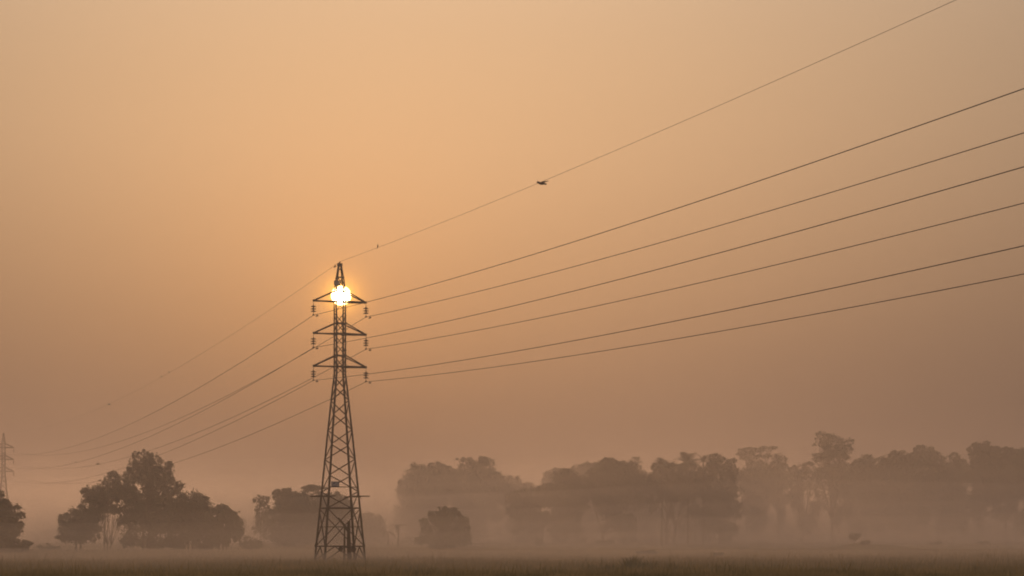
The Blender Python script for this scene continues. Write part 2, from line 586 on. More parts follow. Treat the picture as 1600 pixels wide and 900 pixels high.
    o = g.build('step_bolt', M['steel'], root); o['kind'] = 'stuff'


t1 = empty('transmission_tower', TOWER, RZ)
tag(t1, 'tall dark lattice pylon with three crossarms standing in front of the sun', 'pylon', 'lattice pylons of the power line')
tower(t1, True)
t2 = empty('transmission_tower', FAR, RZ)
tag(t2, 'small faint pylon cut by the left frame edge behind the trees', 'pylon', 'lattice pylons of the power line')
tower(t2, False)

# ------------------------------------------------------------------ insulator strings
LEVEL_WORD = ['topmost', 'middle', 'lowest']


def insulator(pos, label, group):
    root = empty('insulator_string', pos, RZ)
    tag(root, label, 'insulator', group)
    r = MB()
    r.tube([(0, 0, 0.02), (0, 0, -0.42)], 0.022, 6)
    r.tube([(0, 0, -0.42), (0, 0, -1.14)], 0.065, 8)
    r.tube([(0, 0, -1.12), (0, 0, -STR_L + 0.02)], 0.022, 6)
    r.build('rod', M['steel'], root)
    for k in range(3):
        o = link('disc', DISC, root, None, (0, 0, -0.56 - 0.24 * k))
    c = MB()
    c.box((0, 0, -STR_L), (0.10, 0.34, 0.13))
    c.tube([(0, -0.24, -STR_L - 0.03), (0, 0.24, -STR_L - 0.03)], 0.055, 6)
    c.build('clamp', M['steel'], root)
    return root


dm = MB(); dm.lathe([(0.06, 0.09), (0.08, 0.05), (0.275, 0.0), (0.27, -0.05), (0.08, -0.03), (0.065, -0.07)], n=14)
DISC = dm.mesh('insulator_disc', True); DISC.materials.append(M['ceramic'])


def arm_tip(base, s, lvl):
    return base + ARM * (s * ARM_L) + Vector((0, 0, zz(ARMS[lvl])))


first = None
for base, who, far in ((TOWER, 'near pylon', False), (FAR, 'far pylon', True)):
    for lvl in range(3):
        for s in ((-1, 1) if not far else (1,)):
            pos = arm_tip(base, s, lvl)
            side = 'left' if s < 0 else 'right'
            lab = f'brown insulator string hanging from the {side} tip of the {LEVEL_WORD[lvl]} crossarm on the {who}'
            grp = f'insulator strings on the {who}'
            if first is None:
                first = insulator(pos, lab, grp)
            else:
                r = first.copy(); COL.objects.link(r); r.location = pos
                tag(r, lab, 'insulator', grp)
                for ch in first.children:
                    c = ch.copy(); COL.objects.link(c); c.parent = r

# ------------------------------------------------------------------ conductors


def sagged(a, b, sag, n, upto=1.0):
    pts = []
    for i in range(n + 1):
        t = upto * i / n
        p = a.lerp(b, t); p.z -= 4 * sag * t * (1 - t)
        pts.append(p)
    return pts


NEXT = TOWER + LINE * SPAN


def wire(off, z0, sag_far, sag_near, dz_far, dz_near, rad, name, label, group, damp):
    a = TOWER + off + Vector((0, 0, z0))
    b = FAR + off + Vector((0, 0, z0 + dz_far))
    c = NEXT + off + Vector((0, 0, z0 + dz_near))
    left = sagged(a, b, sag_far, 70)
    right = sagged(a, c, sag_near, 90, 0.8)
    mb = MB()
    mb.tube(list(reversed(left)) + right[1:], rad, 6)
    w = mb.build(name, M['wire'], None, True)
    tag(w, label, 'power line', group)
    # Stockbridge damper: two weights on a short bar under the conductor
    for side, pts in damp:
        d = MB()
        dirv = (pts[1] - pts[0]).normalized()
        p = pts[0] + dirv * (1.55 if side == 'r' else 2.0)
        d.tube([p + Vector((0, 0, 0.03)), p - Vector((0, 0, 0.16))], 0.04, 5)
        d.tube([p - dirv * 0.24 - Vector((0, 0, 0.17)), p + dirv * 0.24 - Vector((0, 0, 0.15))], 0.02, 5)
        for e in (-1, 1):
            q = p + dirv * (0.24 * e) - Vector((0, 0, 0.16))
            d.tube([q - dirv * 0.09, q + dirv * 0.09], 0.065, 6)
        d.build('vibration_damper', M['steel'], w)
    return left, right


WIRES = {}
for lvl in range(3):
    for s in (-1, 1):
        side = 'left' if s < 0 else 'right'
        off = ARM * (s * ARM_L)
        z0 = zz(ARMS[lvl]) - STR_L - 0.03
        a = TOWER + off + Vector((0, 0, z0)); c = NEXT + off + Vector((0, 0, z0 + 4.0))
        rp = sagged(a, c, 5.8, 90, 0.8)
        WIRES[(lvl, s)] = wire(off, z0, 5.5, 5.8, 0.3, 4.0, 0.024, 'conductor',
                               f'long dark conductor passing the {side} tip of the {LEVEL_WORD[lvl]} crossarm', 'conductors of the power line', [('r', rp)])
_z = zz(409)
_l = sagged(TOWER + Vector((0, 0, _z)), FAR + Vector((0, 0, _z)), 4.6, 70)
WIRES['earth'] = wire(Vector(), _z, 4.6, 4.4, 0.3, 2.7, 0.012, 'earth_wire',
                      'thin earth wire crossing the sky from the very top of the near pylon', None, [('l', _l)])


def on_wire(key, px):
    """where a wire shows at photo column px"""
    left, right = WIRES[key]
    for pts in (left, right):
        for p, q in zip(pts, pts[1:]):
            u0 = 800 + F * p.x / p.y; u1 = 800 + F * q.x / q.y
            if p.y > 20 and q.y > 20 and min(u0, u1) <= px <= max(u0, u1):
                return p.lerp(q, (px - u0) / (u1 - u0))
    return right[0].copy()


# ------------------------------------------------------------------ birds
def bird_body(perched):
    mb = MB()
    if perched:   # upright, along -x is forward
        pts = [(0.16, 0, -0.10), (0.09, 0, -0.02), (0.03, 0, 0.05), (-0.02, 0, 0.11), (-0.05, 0, 0.16), (-0.07, 0, 0.19), (-0.10, 0, 0.195), (-0.145, 0, 0.185)]
        rad = [0.018, 0.035, 0.06, 0.062, 0.045, 0.042, 0.028, 0.004]
    else:
        pts = [(0.30, 0, -0.01), (0.18, 0, 0.0), (0.08, 0, 0.0), (-0.04, 0, 0.0), (-0.14, 0, 0.015), (-0.20, 0, 0.03), (-0.245, 0, 0.03), (-0.31, 0, 0.02)]
        rad = [0.045, 0.04, 0.065, 0.075, 0.06, 0.048, 0.03, 0.004]
    mb.tube(pts, rad, 8)
    return mb.mesh('bird_body', True)


def wing_mesh(s, lift):
    """swept wing with thickness, root on the body"""
    top = []; m = MB()
    out = [(-0.09, 0.03), (-0.14, 0.22), (-0.06, 0.42), (0.10, 0.58), (0.16, 0.56), (0.10, 0.36), (0.12, 0.18), (0.10, 0.03)]
    n = len(out)
    vs = []
    for t in (0.012, -0.012):
        for x, y in out: vs.append((x, s * y, 0.03 + y * lift + t * (1 - y)))
    fs = [tuple(range(n)), tuple(reversed(range(n, 2 * n)))] + [(i, n + i, n + (i + 1) % n, (i + 1) % n) for i in range(n)]
    m.add(vs, fs)
    return m.mesh('bird_wing')


BODY_P, BODY_F = bird_body(True), bird_body(False)
WING = [wing_mesh(1, 0.32), wing_mesh(-1, 0.05)]
leg_m = MB()
for e in (-0.02, 0.02): leg_m.tube([(0.0, e, 0.03), (0.01, e, -0.06)], 0.007, 4)
LEGS = leg_m.mesh('bird_legs')


def bird(pos, rz, size, flying, label, tilt=0.0):
    r = empty('bird', pos, rz)
    r.rotation_euler = (0, tilt, rz)
    r.scale = (size,) * 3
    tag(r, label, 'bird', 'birds around the wires')
    link('body', BODY_F if flying else BODY_P, r, M['feather'])
    if flying:
        for w in WING: link('wing', w, r, M['feather'])
    else:
        link('feet', LEGS, r, M['beak'])
    return r


p = on_wire('earth', 846)
bird(p + Vector((0, 0.1, -0.10)), 0.5, 1.35, True, 'largest dark bird flying across the earth wire right of the pylon')
p = on_wire('earth', 591); bird(p + Vector((0, 0, 0.06)), math.pi - 0.2, 0.95, False, 'bird perched on the earth wire just right of the pylon top', 0.5)
p = on_wire('earth', 264); bird(p + Vector((0, 0, 0.06)), 0.4, 1.0, False, 'right one of two tiny birds perched close together on the earth wire')
p = on_wire('earth', 252); bird(p + Vector((0, 0, 0.06)), 0.0, 0.9, False, 'left one of two tiny birds perched close together on the earth wire')
p = at(170.5, 632, 330); bird(p, 0.3, 1.0, True, 'small bird flying alone in the open sky on the left')
p = on_wire((1, -1), 118.5); bird(p + Vector((0, 0, 0.05)), 0.3, 1.1, False, 'tiny bird perched on a conductor far left of the tree group')
p = on_wire((1, 1), 153); bird(p + Vector((0, 0, 0.05)), 0.2, 1.5, True, 'small bird with spread wings landing on a conductor left of the tallest tree')
p = on_wire((2, 1), 156); bird(p + Vector((0, 0, 0.02)), 0.1, 1.4, True, 'small bird gliding beside the lowest conductor left of the tree group')

# ------------------------------------------------------------------ trees
def leaf_cloud(blobs, n, size, gap=0.32, seed=0, long=1.6):
    """leaf sized faces through the volume of several lobes; n faces per unit of lobe area"""
    r = np.random.default_rng(seed)
    P = []
    for (c, rad) in blobs:
        c = np.array(c); rad = np.array(rad)
        area = (rad[0] * rad[2] + rad[0] * rad[1] + rad[1] * rad[2]) / 3 * 4.2
        m = max(14, int(area * n))
        # sub-clumps make an uneven outline
        kc = max(16, int(area * 0.6))
        d = r.normal(size=(kc, 3)); d /= np.linalg.norm(d, axis=1)[:, None]
        cc = d * (r.uniform(0.45, 1.0, (kc, 1)) ** 0.5) * r.uniform(0.84, 1.10, (kc, 1))
        cs = r.uniform(0.20, 0.42, kc)
        pick = r.integers(0, kc, m)
        off = r.normal(size=(m, 3)); off /= np.linalg.norm(off, axis=1)[:, None]
        q = cc[pick] + off * cs[pick][:, None] * (r.uniform(0, 1, (m, 1)) ** 0.45)
        core = r.normal(size=(m // 2, 3)); core /= np.linalg.norm(core, axis=1)[:, None]
        core *= r.uniform(0, 0.9, (m // 2, 1)) ** 0.5
        q = np.concatenate([q, core])
        halo = r.normal(size=(m // 11, 3)); halo /= np.linalg.norm(halo, axis=1)[:, None]
        halo *= r.uniform(0.95, 1.18, (m // 11, 1))
        q = np.concatenate([q, halo])
        P.append(c + q * rad)
    P = np.concatenate(P)
    # holes where the sky shows through
    w = np.zeros(len(P))
    for k in range(5):
        fr = r.normal(size=3) * 0.9 / max(size, 0.3); ph = r.uniform(0, 6.28)
        w += np.sin(P @ fr * 0.45 + ph)
    P = P[w > -5 * (1 - gap) * 0.55]
    m = len(P)
    a = r.normal(size=(m, 3)); a /= np.linalg.norm(a, axis=1)[:, None]
    b = r.normal(size=(m, 3)); b -= a * (a * b).sum(1)[:, None]; b /= np.linalg.norm(b, axis=1)[:, None]
    s = size * r.uniform(0.55, 1.25, (m, 1))
    a = a * s * long * 0.5; b = b * s * 0.5
    v = np.stack([P - a, P + b * 0.9 - a * 0.1, P + a, P - b * 0.9 + a * 0.1], 1).reshape(-1, 3)
    f = np.arange(4 * m).reshape(m, 4)
    return v, f


def tree(name, label, d, base, blobs, leaf='leaf', size=0.42, dens=26, trunk_w=0.30, stems=1, gap=0.32, group=None, seed=None, cat='tree', lean=0.0, fork=0.35):
    """base and lobes are read off the photo at distance d and turned into metres"""
    sd = seed if seed is not None else int(abs(base * 13 + d * 7 + blobs[0][1])) % 100000
    r = random.Random(sd)
    g = F / d
    x0 = (base - 800) / g
    z0 = float(height(np.array(x0), np.array(d)))
    root = empty(name, (x0, d, z0))
    tag(root, label, cat, group)
    B = []
    for (px, py, rx, ry) in blobs:
        c = ((px - base) / g, r.uniform(-0.5, 0.5) * rx / g, EYE + (HOR - py) / g - z0)
        B.append((c, (1.08 * rx / g, 0.85 * rx / g, 1.08 * ry / g)))
        for k in range(3):               # sprigs standing out of the lobe
            t = r.uniform(0.1, math.pi - 0.1) if k else r.uniform(0, 6.28)
            q = r.uniform(0.16, 0.30)
            B.append(((c[0] + math.cos(t) * rx / g * 1.02, c[1] + r.uniform(-0.3, 0.3) * rx / g, c[2] + math.sin(t) * ry / g * 1.02), (q * rx / g, q * rx / g, q * ry / g * 1.1)))
    v, f = leaf_cloud(B, dens * 1.5, size * 0.80, gap, sd)
    keep = v.reshape(-1, 4, 3)[:, :, 2].min(1) > 0.02
    v = v.reshape(-1, 4, 3)[keep].reshape(-1, 3); f = np.arange(len(v)).reshape(-1, 4)
    link('crown', mesh_np('crown', v, f), root, M[leaf])
    tm = MB()
    zmin = min(c[2] - rr[2] for c, rr in B); zmax = max(c[2] for c, rr in B)
    fk = max(0.5, zmin + (zmax - zmin) * fork * 0.4)
    for s in range(stems):
        ox = (s - (stems - 1) / 2) * trunk_w * 3.2
        tw = trunk_w * (1 if stems == 1 else 0.7)
        node = Vector((ox * 1.3 + lean * fk, r.uniform(-.3, .3), fk))
        tm.tube([(ox, 0, -0.25), (ox + lean * fk * 0.4 + r.uniform(-.1, .1), 0.05, fk * 0.45), node], [tw * 1.25, tw * 0.9, tw * 0.75], 8)
        for bi, (c, rr) in enumerate(B[::4]):
            if bi % stems != s and len(B) > 4 * stems: continue
            e = Vector(c) + Vector((0, 0, rr[2] * 0.25))
            if e.z < fk + 0.3: continue
            mid = node.lerp(e, 0.5) + Vector((r.uniform(-.12, .12), r.uniform(-.12, .12), 0.10)) * (e - node).length
            tm.tube([node - Vector((0, 0, 0.1)), mid, e], [tw * 0.55, tw * 0.34, tw * 0.12], 6)
            for k in range(3):
                q = e + Vector((r.uniform(-1, 1) * rr[0], r.uniform(-1, 1) * rr[1], r.uniform(-0.4, 1) * rr[2])) * 0.8
                st = node.lerp(mid, r.uniform(0.5, 1.0)) if k else mid
                tm.tube([st, st.lerp(q, 0.5) + Vector((0, 0, 0.1)), q], [tw * 0.22, tw * 0.15, tw * 0.05], 5)
    tm.build('trunk', M['bark'], root, True)
    return root


GL = 'trees of the left group'
tree('broadleaf_tree', 'low round leafy tree at the left end of the left tree group', 400, 122,
     [(108, 824, 17, 20), (125, 812, 20, 18), (140, 827, 16, 18), (120, 836, 26, 13), (140, 806, 12, 10)], 'leaf_dark', 0.42, 30, 0.28, 2, 0.15, GL)
tree('broadleaf_tree', 'tree with pointed top and bare fanning stems left of the tallest tree', 398, 168,
     [(150, 770, 17, 12), (138, 782, 12, 9), (178, 757, 15, 16), (178, 743, 5, 7), (192, 775, 17, 16), (205, 792, 10, 11), (165, 778, 16, 12), (142, 795, 16, 14), (186, 795, 10, 8), (150, 785, 20, 14), (172, 768, 18, 14), (198, 765, 13, 14), (205, 810, 12, 14), (158, 803, 11, 9), (192, 817, 9, 11), (178, 796, 16, 7), (145, 812, 10, 12)], 'leaf', 0.40, 26, 0.17, 3, 0.26, GL, fork=-0.6)
tree('broadleaf_tree', 'tallest tree of the left group with an open broken crown', 410, 228,
     [(220, 719, 15, 14), (240, 723, 13, 13), (264, 733, 9, 11), (208, 730, 10, 10), (205, 745, 13, 9), (232, 748, 20, 13), (258, 750, 16, 12), (284, 757, 8, 6), (240, 773, 26, 12), (225, 800, 20, 15), (260, 792, 20, 16), (205, 772, 11, 9), (245, 820, 26, 16), (232, 790, 26, 22), (255, 812, 26, 20), (212, 822, 16, 14), (278, 805, 14, 22), (250, 765, 26, 18), (238, 738, 18, 12)], 'leaf', 0.42, 25, 0.34, 2, 0.30, GL)
tree('broadleaf_tree', 'dense domed tree right of the tallest tree in the left group', 405, 298,
     [(300, 792, 24, 20), (284, 812, 24, 18), (315, 808, 17, 20), (298, 826, 28, 20), (272, 800, 14, 16), (290, 838, 26, 14), (318, 830, 16, 18), (302, 800, 30, 24)], 'leaf_dark', 0.42, 30, 0.26, 2, 0.14, GL)
tree('broadleaf_tree', 'rounded tree at the right end of the left tree group', 402, 348,
     [(343, 809, 20, 16), (360, 815, 17, 17), (350, 829, 23, 15), (330, 825, 16, 16), (370, 832, 11, 12), (345, 840, 24, 12), (350, 820, 28, 24)], 'leaf_dark', 0.42, 28, 0.24, 3, 0.2, GL)
GB = 'low bushes under the trees'
for bx, by, rx, ry, d, lab in ((205, 842, 17, 12, 412, 'low leafy bush beneath the trunks of the tallest left tree'),
                               (240, 846, 20, 12, 414, 'wide low bush under the middle of the left tree group'),
                               (275, 848, 18, 12, 408, 'low bush under the dense domed tree of the left group'),
                               (325, 851, 20, 9, 406, 'low bush under the right end of the left tree group'),
                               (392, 848, 16, 9, 430, 'small low bush in the gap between the two left tree groups'),
                               (78, 855, 18, 5, 430, 'flat low scrub left of the round leafy tree')):
    tree('bush', lab, d, bx, [(bx - rx * 0.4, by, rx * 0.6, ry), (bx + rx * 0.4, by + 2, rx * 0.6, ry * 0.8), (bx, by + 4, rx * 0.9, ry * 0.7)], 'leaf', 0.36, 24, 0.08, 3, 0.25, GB, cat='bush')
tree('broadleaf_tree', 'dark leafy tree cut by the left frame edge', 325, -2,
     [(8, 802, 24, 17), (15, 828, 18, 18), (-5, 810, 24, 24), (22, 806, 11, 9), (32, 806, 6, 5), (31, 820, 6, 4), (22, 822, 9, 6), (22, 835, 8, 5), (0, 838, 22, 18), (1, 772, 5, 5), (-20, 790, 20, 20), (-35, 815, 25, 25)], 'leaf_dark', 0.42, 30, 0.3, 2, 0.16)
tree('bush', 'rounded dark bush in front of the tree at the left frame edge', 318, 14,
     [(10, 850, 24, 12), (30, 853, 18, 10), (-14, 848, 22, 16), (5, 845, 16, 12)], 'leaf_dark', 0.36, 34, 0.1, 3, 0.08, cat='bush')
tree('broadleaf_tree', 'tiny faint tree far away near the left frame edge', 640, 53,
     [(50, 839, 5, 3), (57, 842, 6, 3), (53, 846, 8, 4)], 'leaf', 0.5, 14, 0.12, 1, 0.3)

GM = 'trees behind the near pylon'
tree('broadleaf_tree', 'loose ragged tree at the left edge of the clump behind the pylon', 470, 410,
     [(404, 780, 8, 7), (410, 797, 11, 11), (405, 812, 9, 9), (416, 822, 13, 13), (402, 826, 7, 7), (415, 780, 6, 5)], 'leaf_pale', 0.44, 17, 0.18, 2, 0.45, GM)
tree('broadleaf_tree', 'big dense tree just left of the pylon legs', 480, 455,
     [(440, 779, 12, 11), (432, 770, 6, 5), (448, 768, 7, 5), (455, 795, 24, 24), (475, 785, 20, 17), (440, 812, 22, 20), (470, 820, 26, 22), (455, 838, 34, 13)], 'leaf_dark', 0.46, 28, 0.32, 2, 0.12, GM)
tree('broadleaf_tree', 'flat topped dense tree showing through the pylon legs', 485, 512,
     [(490, 763, 17, 4), (500, 785, 20, 14), (523, 784, 18, 13), (540, 795, 13, 14), (505, 808, 26, 20), (530, 815, 22, 20), (515, 838, 32, 13)], 'leaf_dark', 0.46, 28, 0.30, 2, 0.12, GM)
tree('broadleaf_tree', 'fainter rounded tree just right of the pylon legs', 545, 578,
     [(578, 818, 18, 16), (590, 828, 13, 16), (566, 830, 15, 18), (582, 842, 20, 10)], 'leaf_dark', 0.5, 24, 0.22, 2, 0.1, GM)
tree('bush', 'small bush between the pylon and the round tree', 530, 640, [(637, 846, 8, 6), (645, 849, 9, 5), (630, 850, 8, 5)], 'leaf', 0.4, 20, 0.06, 2, 0.3, GB, cat='bush')
tree('broadleaf_tree', 'isolated round bushy tree right of the pylon', 445, 693,
     [(704, 822, 22, 24), (718, 832, 15, 22), (684, 818, 16, 17), (666, 834, 9, 13), (662, 818, 7, 7), (676, 806, 8, 7), (692, 800, 9, 8), (708, 800, 8, 6), (724, 815, 8, 9), (690, 843, 28, 10), (655, 846, 8, 6), (730, 842, 8, 9)], 'leaf', 0.42, 26, 0.2, 3, 0.24, None)


def blade_leaf(length, width, droop):
    """a large drooping leaf with a folded midrib"""
    n = 7; v = []; f = []
    for i in range(n + 1):
        t = i / n
        w = width * math.sin(math.pi * min(1, t * 0.9 + 0.1)) ** 0.7 * (1 - 0.5 * t)
        x = length * t; z = length * (0.55 * t - droop * t * t)
        for s in (-1, 0, 1): v.append((x, s * w, z + (0.0 if s == 0 else 0.25 * w)))
    for i in range(n):
        for k in range(2):
            a = i * 3 + k
            f.append((a, a + 1, a + 4, a + 3))
    me = bpy.data.meshes.new('banana_leaf'); me.from_pydata(v, [], f); me.update(); me.materials.append(M['palm'])
    return me


BL = blade_leaf(3.0, 0.45, 1.0)


def banana(px, d, h, label, n=7, group=None):
    x = (px - 800) / F * d
    r = empty('banana_plant', (x, d, float(height(np.array(x), np.array(d)))))
    tag(r, label, 'plant', group)
    m = MB(); m.tube([(0, 0, -0.2), (0.1, 0, h * 0.5), (0.0, 0, h)], [0.28, 0.22, 0.15], 8); m.build('trunk', M['bark'], r, True)
    for k in range(n):
        o = link('leaf', BL, r); o.location = (0, 0, h - 0.1)
        o.rotation_euler = (0, random.uniform(-0.5, 0.15), 2 * math.pi * k / n + random.uniform(-.3, .3))
        s = random.uniform(0.8, 1.15); o.scale = (s, s, s)


banana(622, 480, 4.6, 'banana plant with drooping leaves right of the pylon, before the faint forest', 8)
banana(606, 490, 3.2, 'shorter banana plant close to the right of the pylon legs', 6)

# the faint forest to the right
GF = 'trees of the misty forest on the right'


def palm_frond(length):
    """feather frond: curved rib with paired leaflets"""
    v = []; f = []
    n = 15
    def P(t): return Vector((length * t, 0, length * (0.62 * t - 0.75 * t * t)))
    for i in range(n):
        t = i / n; p = P(t); q = P((i + 1) / n)
        b = len(v); w = 0.05 * (1 - t) + 0.015
        v += [tuple(p + Vector((0, -w, 0))), tuple(p + Vector((0, w, 0))), tuple(q + Vector((0, w, 0))), tuple(q + Vector((0, -w, 0)))]
        f.append((b, b + 1, b + 2, b + 3))
        ll = length * 0.30 * math.sin(math.pi * (0.12 + 0.85 * t)) + 0.1
        for s in (-1, 1):
            b = len(v); m = (p + q) / 2
            v += [tuple(p), tuple(q), tuple(m + Vector((ll * 0.55, s * ll, -ll * 0.35)))]
            f.append((b, b + 1, b + 2))
    me = bpy.data.meshes.new('palm_frond'); me.from_pydata(v, [], f); me.update(); me.materials.append(M['palm'])
    return me


FR = palm_frond(3.3)


def palm(px, top, d, label, size=1.0, n=18, lean=0.0):
    x = (px - 800) / F * d
    z0 = float(height(np.array(x), np.array(d)))
    h = EYE + (HOR - top) / F * d - z0 - 1.2 * size
    r = empty('palm_tree', (x, d, z0)); tag(r, label, 'palm', 'palms in the misty forest')
    m = MB(); m.tube([(-lean, 0, -0.2), (-lean * 0.4, 0, h * 0.5), (0, 0, h)], [0.32, 0.22, 0.18], 8); m.build('trunk', M['bark'], r, True)
    for k in range(n):
        o = link('frond', FR, r); o.location = (0, 0, h)
        o.rotation_euler = (0, random.uniform(-0.95, 0.5), 2.39996 * k)
        s = size * random.uniform(0.85, 1.15); o.scale = (s, s, s)


def ftree(label, d, base, blobs, leaf='leaf', **kw):
    low = kw.pop('low', None)
    if low is None:
        w = max(b[2] for b in blobs)
        xm = sum(b[0] for b in blobs) / len(blobs); ym = max(b[1] for b in blobs)
        q = random.Random(int(base * 7 + d))
        blobs = list(blobs)
        for k in range(8):
            t = (k + q.uniform(0.2, 0.9)) / 8
            rw = w * q.uniform(0.35, 0.75) * (1.1 - 0.5 * t)
            blobs.append((xm + q.uniform(-0.9, 0.9) * w * (1 - 0.35 * t), ym + 8 + 66 * t, rw, q.uniform(9, 17)))
    kw.setdefault('size', 0.55); kw.setdefault('dens', 17); kw.setdefault('trunk_w', 0.36); kw.setdefault('gap', 0.18); kw.setdefault('stems', 1)
    return tree('broadleaf_tree', label, d, base, blobs, leaf, group=GF, **kw)


ftree('faint large domed tree at the left end of the misty forest', 640, 660,
      [(660, 747, 25, 20), (640, 768, 18, 20), (690, 752, 24, 22), (670, 775, 40, 20), (682, 730, 12, 8), (650, 800, 30, 18)])
ftree('faint broad tree with a small flat tuft on top, behind the round bushy tree', 640, 745,
      [(735, 742, 22, 22), (757, 735, 18, 17), (772, 752, 18, 16), (722, 718, 9, 3), (745, 770, 38, 20), (720, 755, 15, 18), (757, 722, 10, 6)], stems=2)
ftree('low faint tree sloping down to the right of the broad tree', 645, 810, [(800, 757, 16, 11), (820, 763, 15, 8), (790, 775, 18, 14), (832, 775, 16, 12)])
ftree('tree on a leaning trunk at the left of the front forest row', 545, 846,
      [(808, 778, 17, 10), (828, 774, 17, 12), (850, 768, 14, 12), (835, 786, 28, 9)], lean=-0.22, fork=0.5, dens=20)
ftree('round headed tree standing second in the front forest row', 545, 880,
      [(884, 746, 20, 11), (898, 757, 20, 15), (870, 762, 17, 13), (885, 776, 30, 14), (908, 772, 20, 12)], trunk_w=0.3, dens=20)
ftree('broad dark tree with a stepped top in the front forest row', 540, 942,
      [(948, 730, 20, 12), (953, 722, 10, 6), (975, 736, 24, 14), (958, 752, 34, 17), (930, 752, 18, 15), (990, 750, 18, 14), (945, 770, 34, 14), (978, 766, 26, 14), (1005, 756, 16, 14)], 'leaf_dark', stems=1, trunk_w=0.42, dens=20)
ftree('pale tree peeping above the round headed front row tree', 680, 868, [(868, 742, 16, 9), (860, 752, 14, 10), (880, 750, 14, 12)])
ftree('pale tree peeping out left of the stepped dark tree', 680, 925, [(925, 731, 20, 8), (905, 735, 14, 8), (925, 748, 24, 14)])
ftree('small thin feathery treetop above the forest, right of the stepped dark tree', 670, 992, [(992, 720, 10, 5), (992, 732, 7, 8), (1000, 742, 12, 8)], dens=9, gap=0.4)
ftree('tree with thick forked trunk and fan of limbs in the forest middle', 535, 1047,
      [(1045, 740, 20, 15), (1028, 732, 10, 8), (1070, 752, 22, 16), (1030, 752, 16, 14), (1055, 765, 28, 14), (1040, 728, 12, 6), (1075, 738, 14, 12), (1030, 772, 14, 12), (1020, 786, 9, 12), (1072, 780, 12, 13), (1052, 778, 10, 8), (1084, 796, 8, 10)], trunk_w=0.6, fork=-0.5, lean=0.05, stems=2, dens=20, low=0)
palm(1075, 716, 526, 'tallest spiky palm rising from the middle of the forest', 1.2, 26)
palm(1034, 720, 528, 'shorter palm left of the tallest palm in the forest', 0.85, 16)
palm(1099, 716, 528, 'palm close to the right of the tallest palm', 0.75, 14)
ftree('dense dark rounded tree right of the tallest palm', 535, 1125,
      [(1117, 718, 14, 8), (1132, 728, 16, 13), (1112, 742, 20, 16), (1138, 750, 16, 17), (1090, 752, 20, 16), (1120, 768, 34, 12), (1145, 738, 8, 9)], 'leaf_dark', trunk_w=0.4)
ftree('airy flat topped umbrella tree behind the dark rounded tree', 660, 1183,
      [(1180, 703, 22, 3.5), (1200, 700, 14, 2.5), (1163, 709, 14, 3), (1172, 715, 14, 5), (1195, 712, 10, 4), (1180, 728, 16, 9)], 'leaf_pale', dens=12, gap=0.42, size=0.5)
ftree('small round tree right of the airy umbrella tree', 655, 1216, [(1217, 722, 12, 11), (1208, 735, 14, 10), (1225, 735, 9, 9)])
ftree('low tree row member below the airy umbrella tree', 640, 1190, [(1185, 745, 28, 14), (1165, 752, 20, 14), (1205, 755, 26, 14)])
ftree('low bushy tree left of the tallest forest tree', 620, 1255, [(1248, 738, 14, 10), (1264, 730, 9, 7), (1240, 755, 24, 14), (1270, 750, 18, 16)], gap=0.3)
ftree('tallest open crowned tree standing above the right forest', 600, 1300,
      [(1287, 684, 12, 9), (1300, 690, 14, 11), (1326, 691, 11, 6), (1280, 698, 10, 7), (1300, 705, 22, 10), (1283, 715, 12, 7), (1305, 722, 22, 16), (1322, 705, 10, 8), (1300, 745, 28, 18)], trunk_w=0.42, gap=0.5, dens=10)
RIGHT = [
    (1352, 620, [(1353, 720, 13, 9), (1345, 732, 16, 12), (1362, 730, 13, 11), (1350, 750, 24, 16)], 'round topped tree next right of the tallest open crowned tree'),
    (1380, 625, [(1378, 722, 11, 8), (1385, 733, 14, 11), (1380, 752, 22, 16)], 'small topped tree second to the right of the tallest crowned tree'),
    (1405, 618, [(1404, 714, 16, 9), (1395, 726, 16, 12), (1416, 724, 14, 12), (1405, 748, 26, 18)], 'wide domed tree in the middle of the right forest'),
    (1447, 612, [(1446, 707, 16, 10), (1436, 716, 14, 10), (1460, 718, 13, 12), (1447, 738, 26, 18)], 'taller domed tree right of the forest middle'),
    (1490, 625, [(1492, 716, 8, 8), (1482, 724, 12, 9), (1500, 726, 12, 10), (1490, 748, 24, 18)], 'small pointed tree between two taller domed forest trees'),
    (1533, 605, [(1533, 694, 13, 6), (1545, 702, 16, 5), (1525, 708, 14, 11), (1548, 714, 16, 12), (1535, 738, 28, 20)], 'tall layered tree near the right frame edge'),
    (1572, 600, [(1575, 708, 14, 8), (1564, 722, 14, 12), (1585, 720, 14, 14), (1575, 742, 26, 18)], 'dense tree right of the tall layered tree'),
    (1608, 595, [(1600, 710, 14, 9), (1615, 708, 16, 10), (1600, 730, 20, 16), (1612, 748, 28, 20)], 'dense tree cut by the right frame edge'),
    (1425, 650, [(1425, 735, 20, 14), (1425, 755, 24, 16)], 'low filler tree between two domed forest trees'),
    (1330, 650, [(1332, 738, 18, 12), (1330, 755, 24, 16)], 'low tree tucked behind the tallest crowned tree'),
    (1466, 650, [(1468, 738, 18, 12), (1466, 756, 24, 16)], 'low tree behind the small pointed forest tree'),
    (1100, 600, [(1100, 765, 34, 16), (1075, 770, 26, 14)], 'hazy tree low behind the palms'),
]
RIGHT += [
    (830, 640, [(830, 775, 24, 14), (815, 790, 24, 14)], 'pale tree behind the leaning trunk'),
    (905, 650, [(900, 778, 28, 16), (915, 790, 26, 14)], 'pale tree between the two big front row trunks'),
    (975, 640, [(975, 775, 28, 18), (990, 785, 24, 16)], 'pale tree right of the stepped dark tree trunk'),
    (1020, 640, [(1018, 760, 20, 18), (1030, 780, 24, 16)], 'pale tree left of the thick forked trunk'),
    (1085, 650, [(1085, 770, 26, 18), (1070, 785, 24, 14)], 'pale tree right of the thick forked trunk'),
]
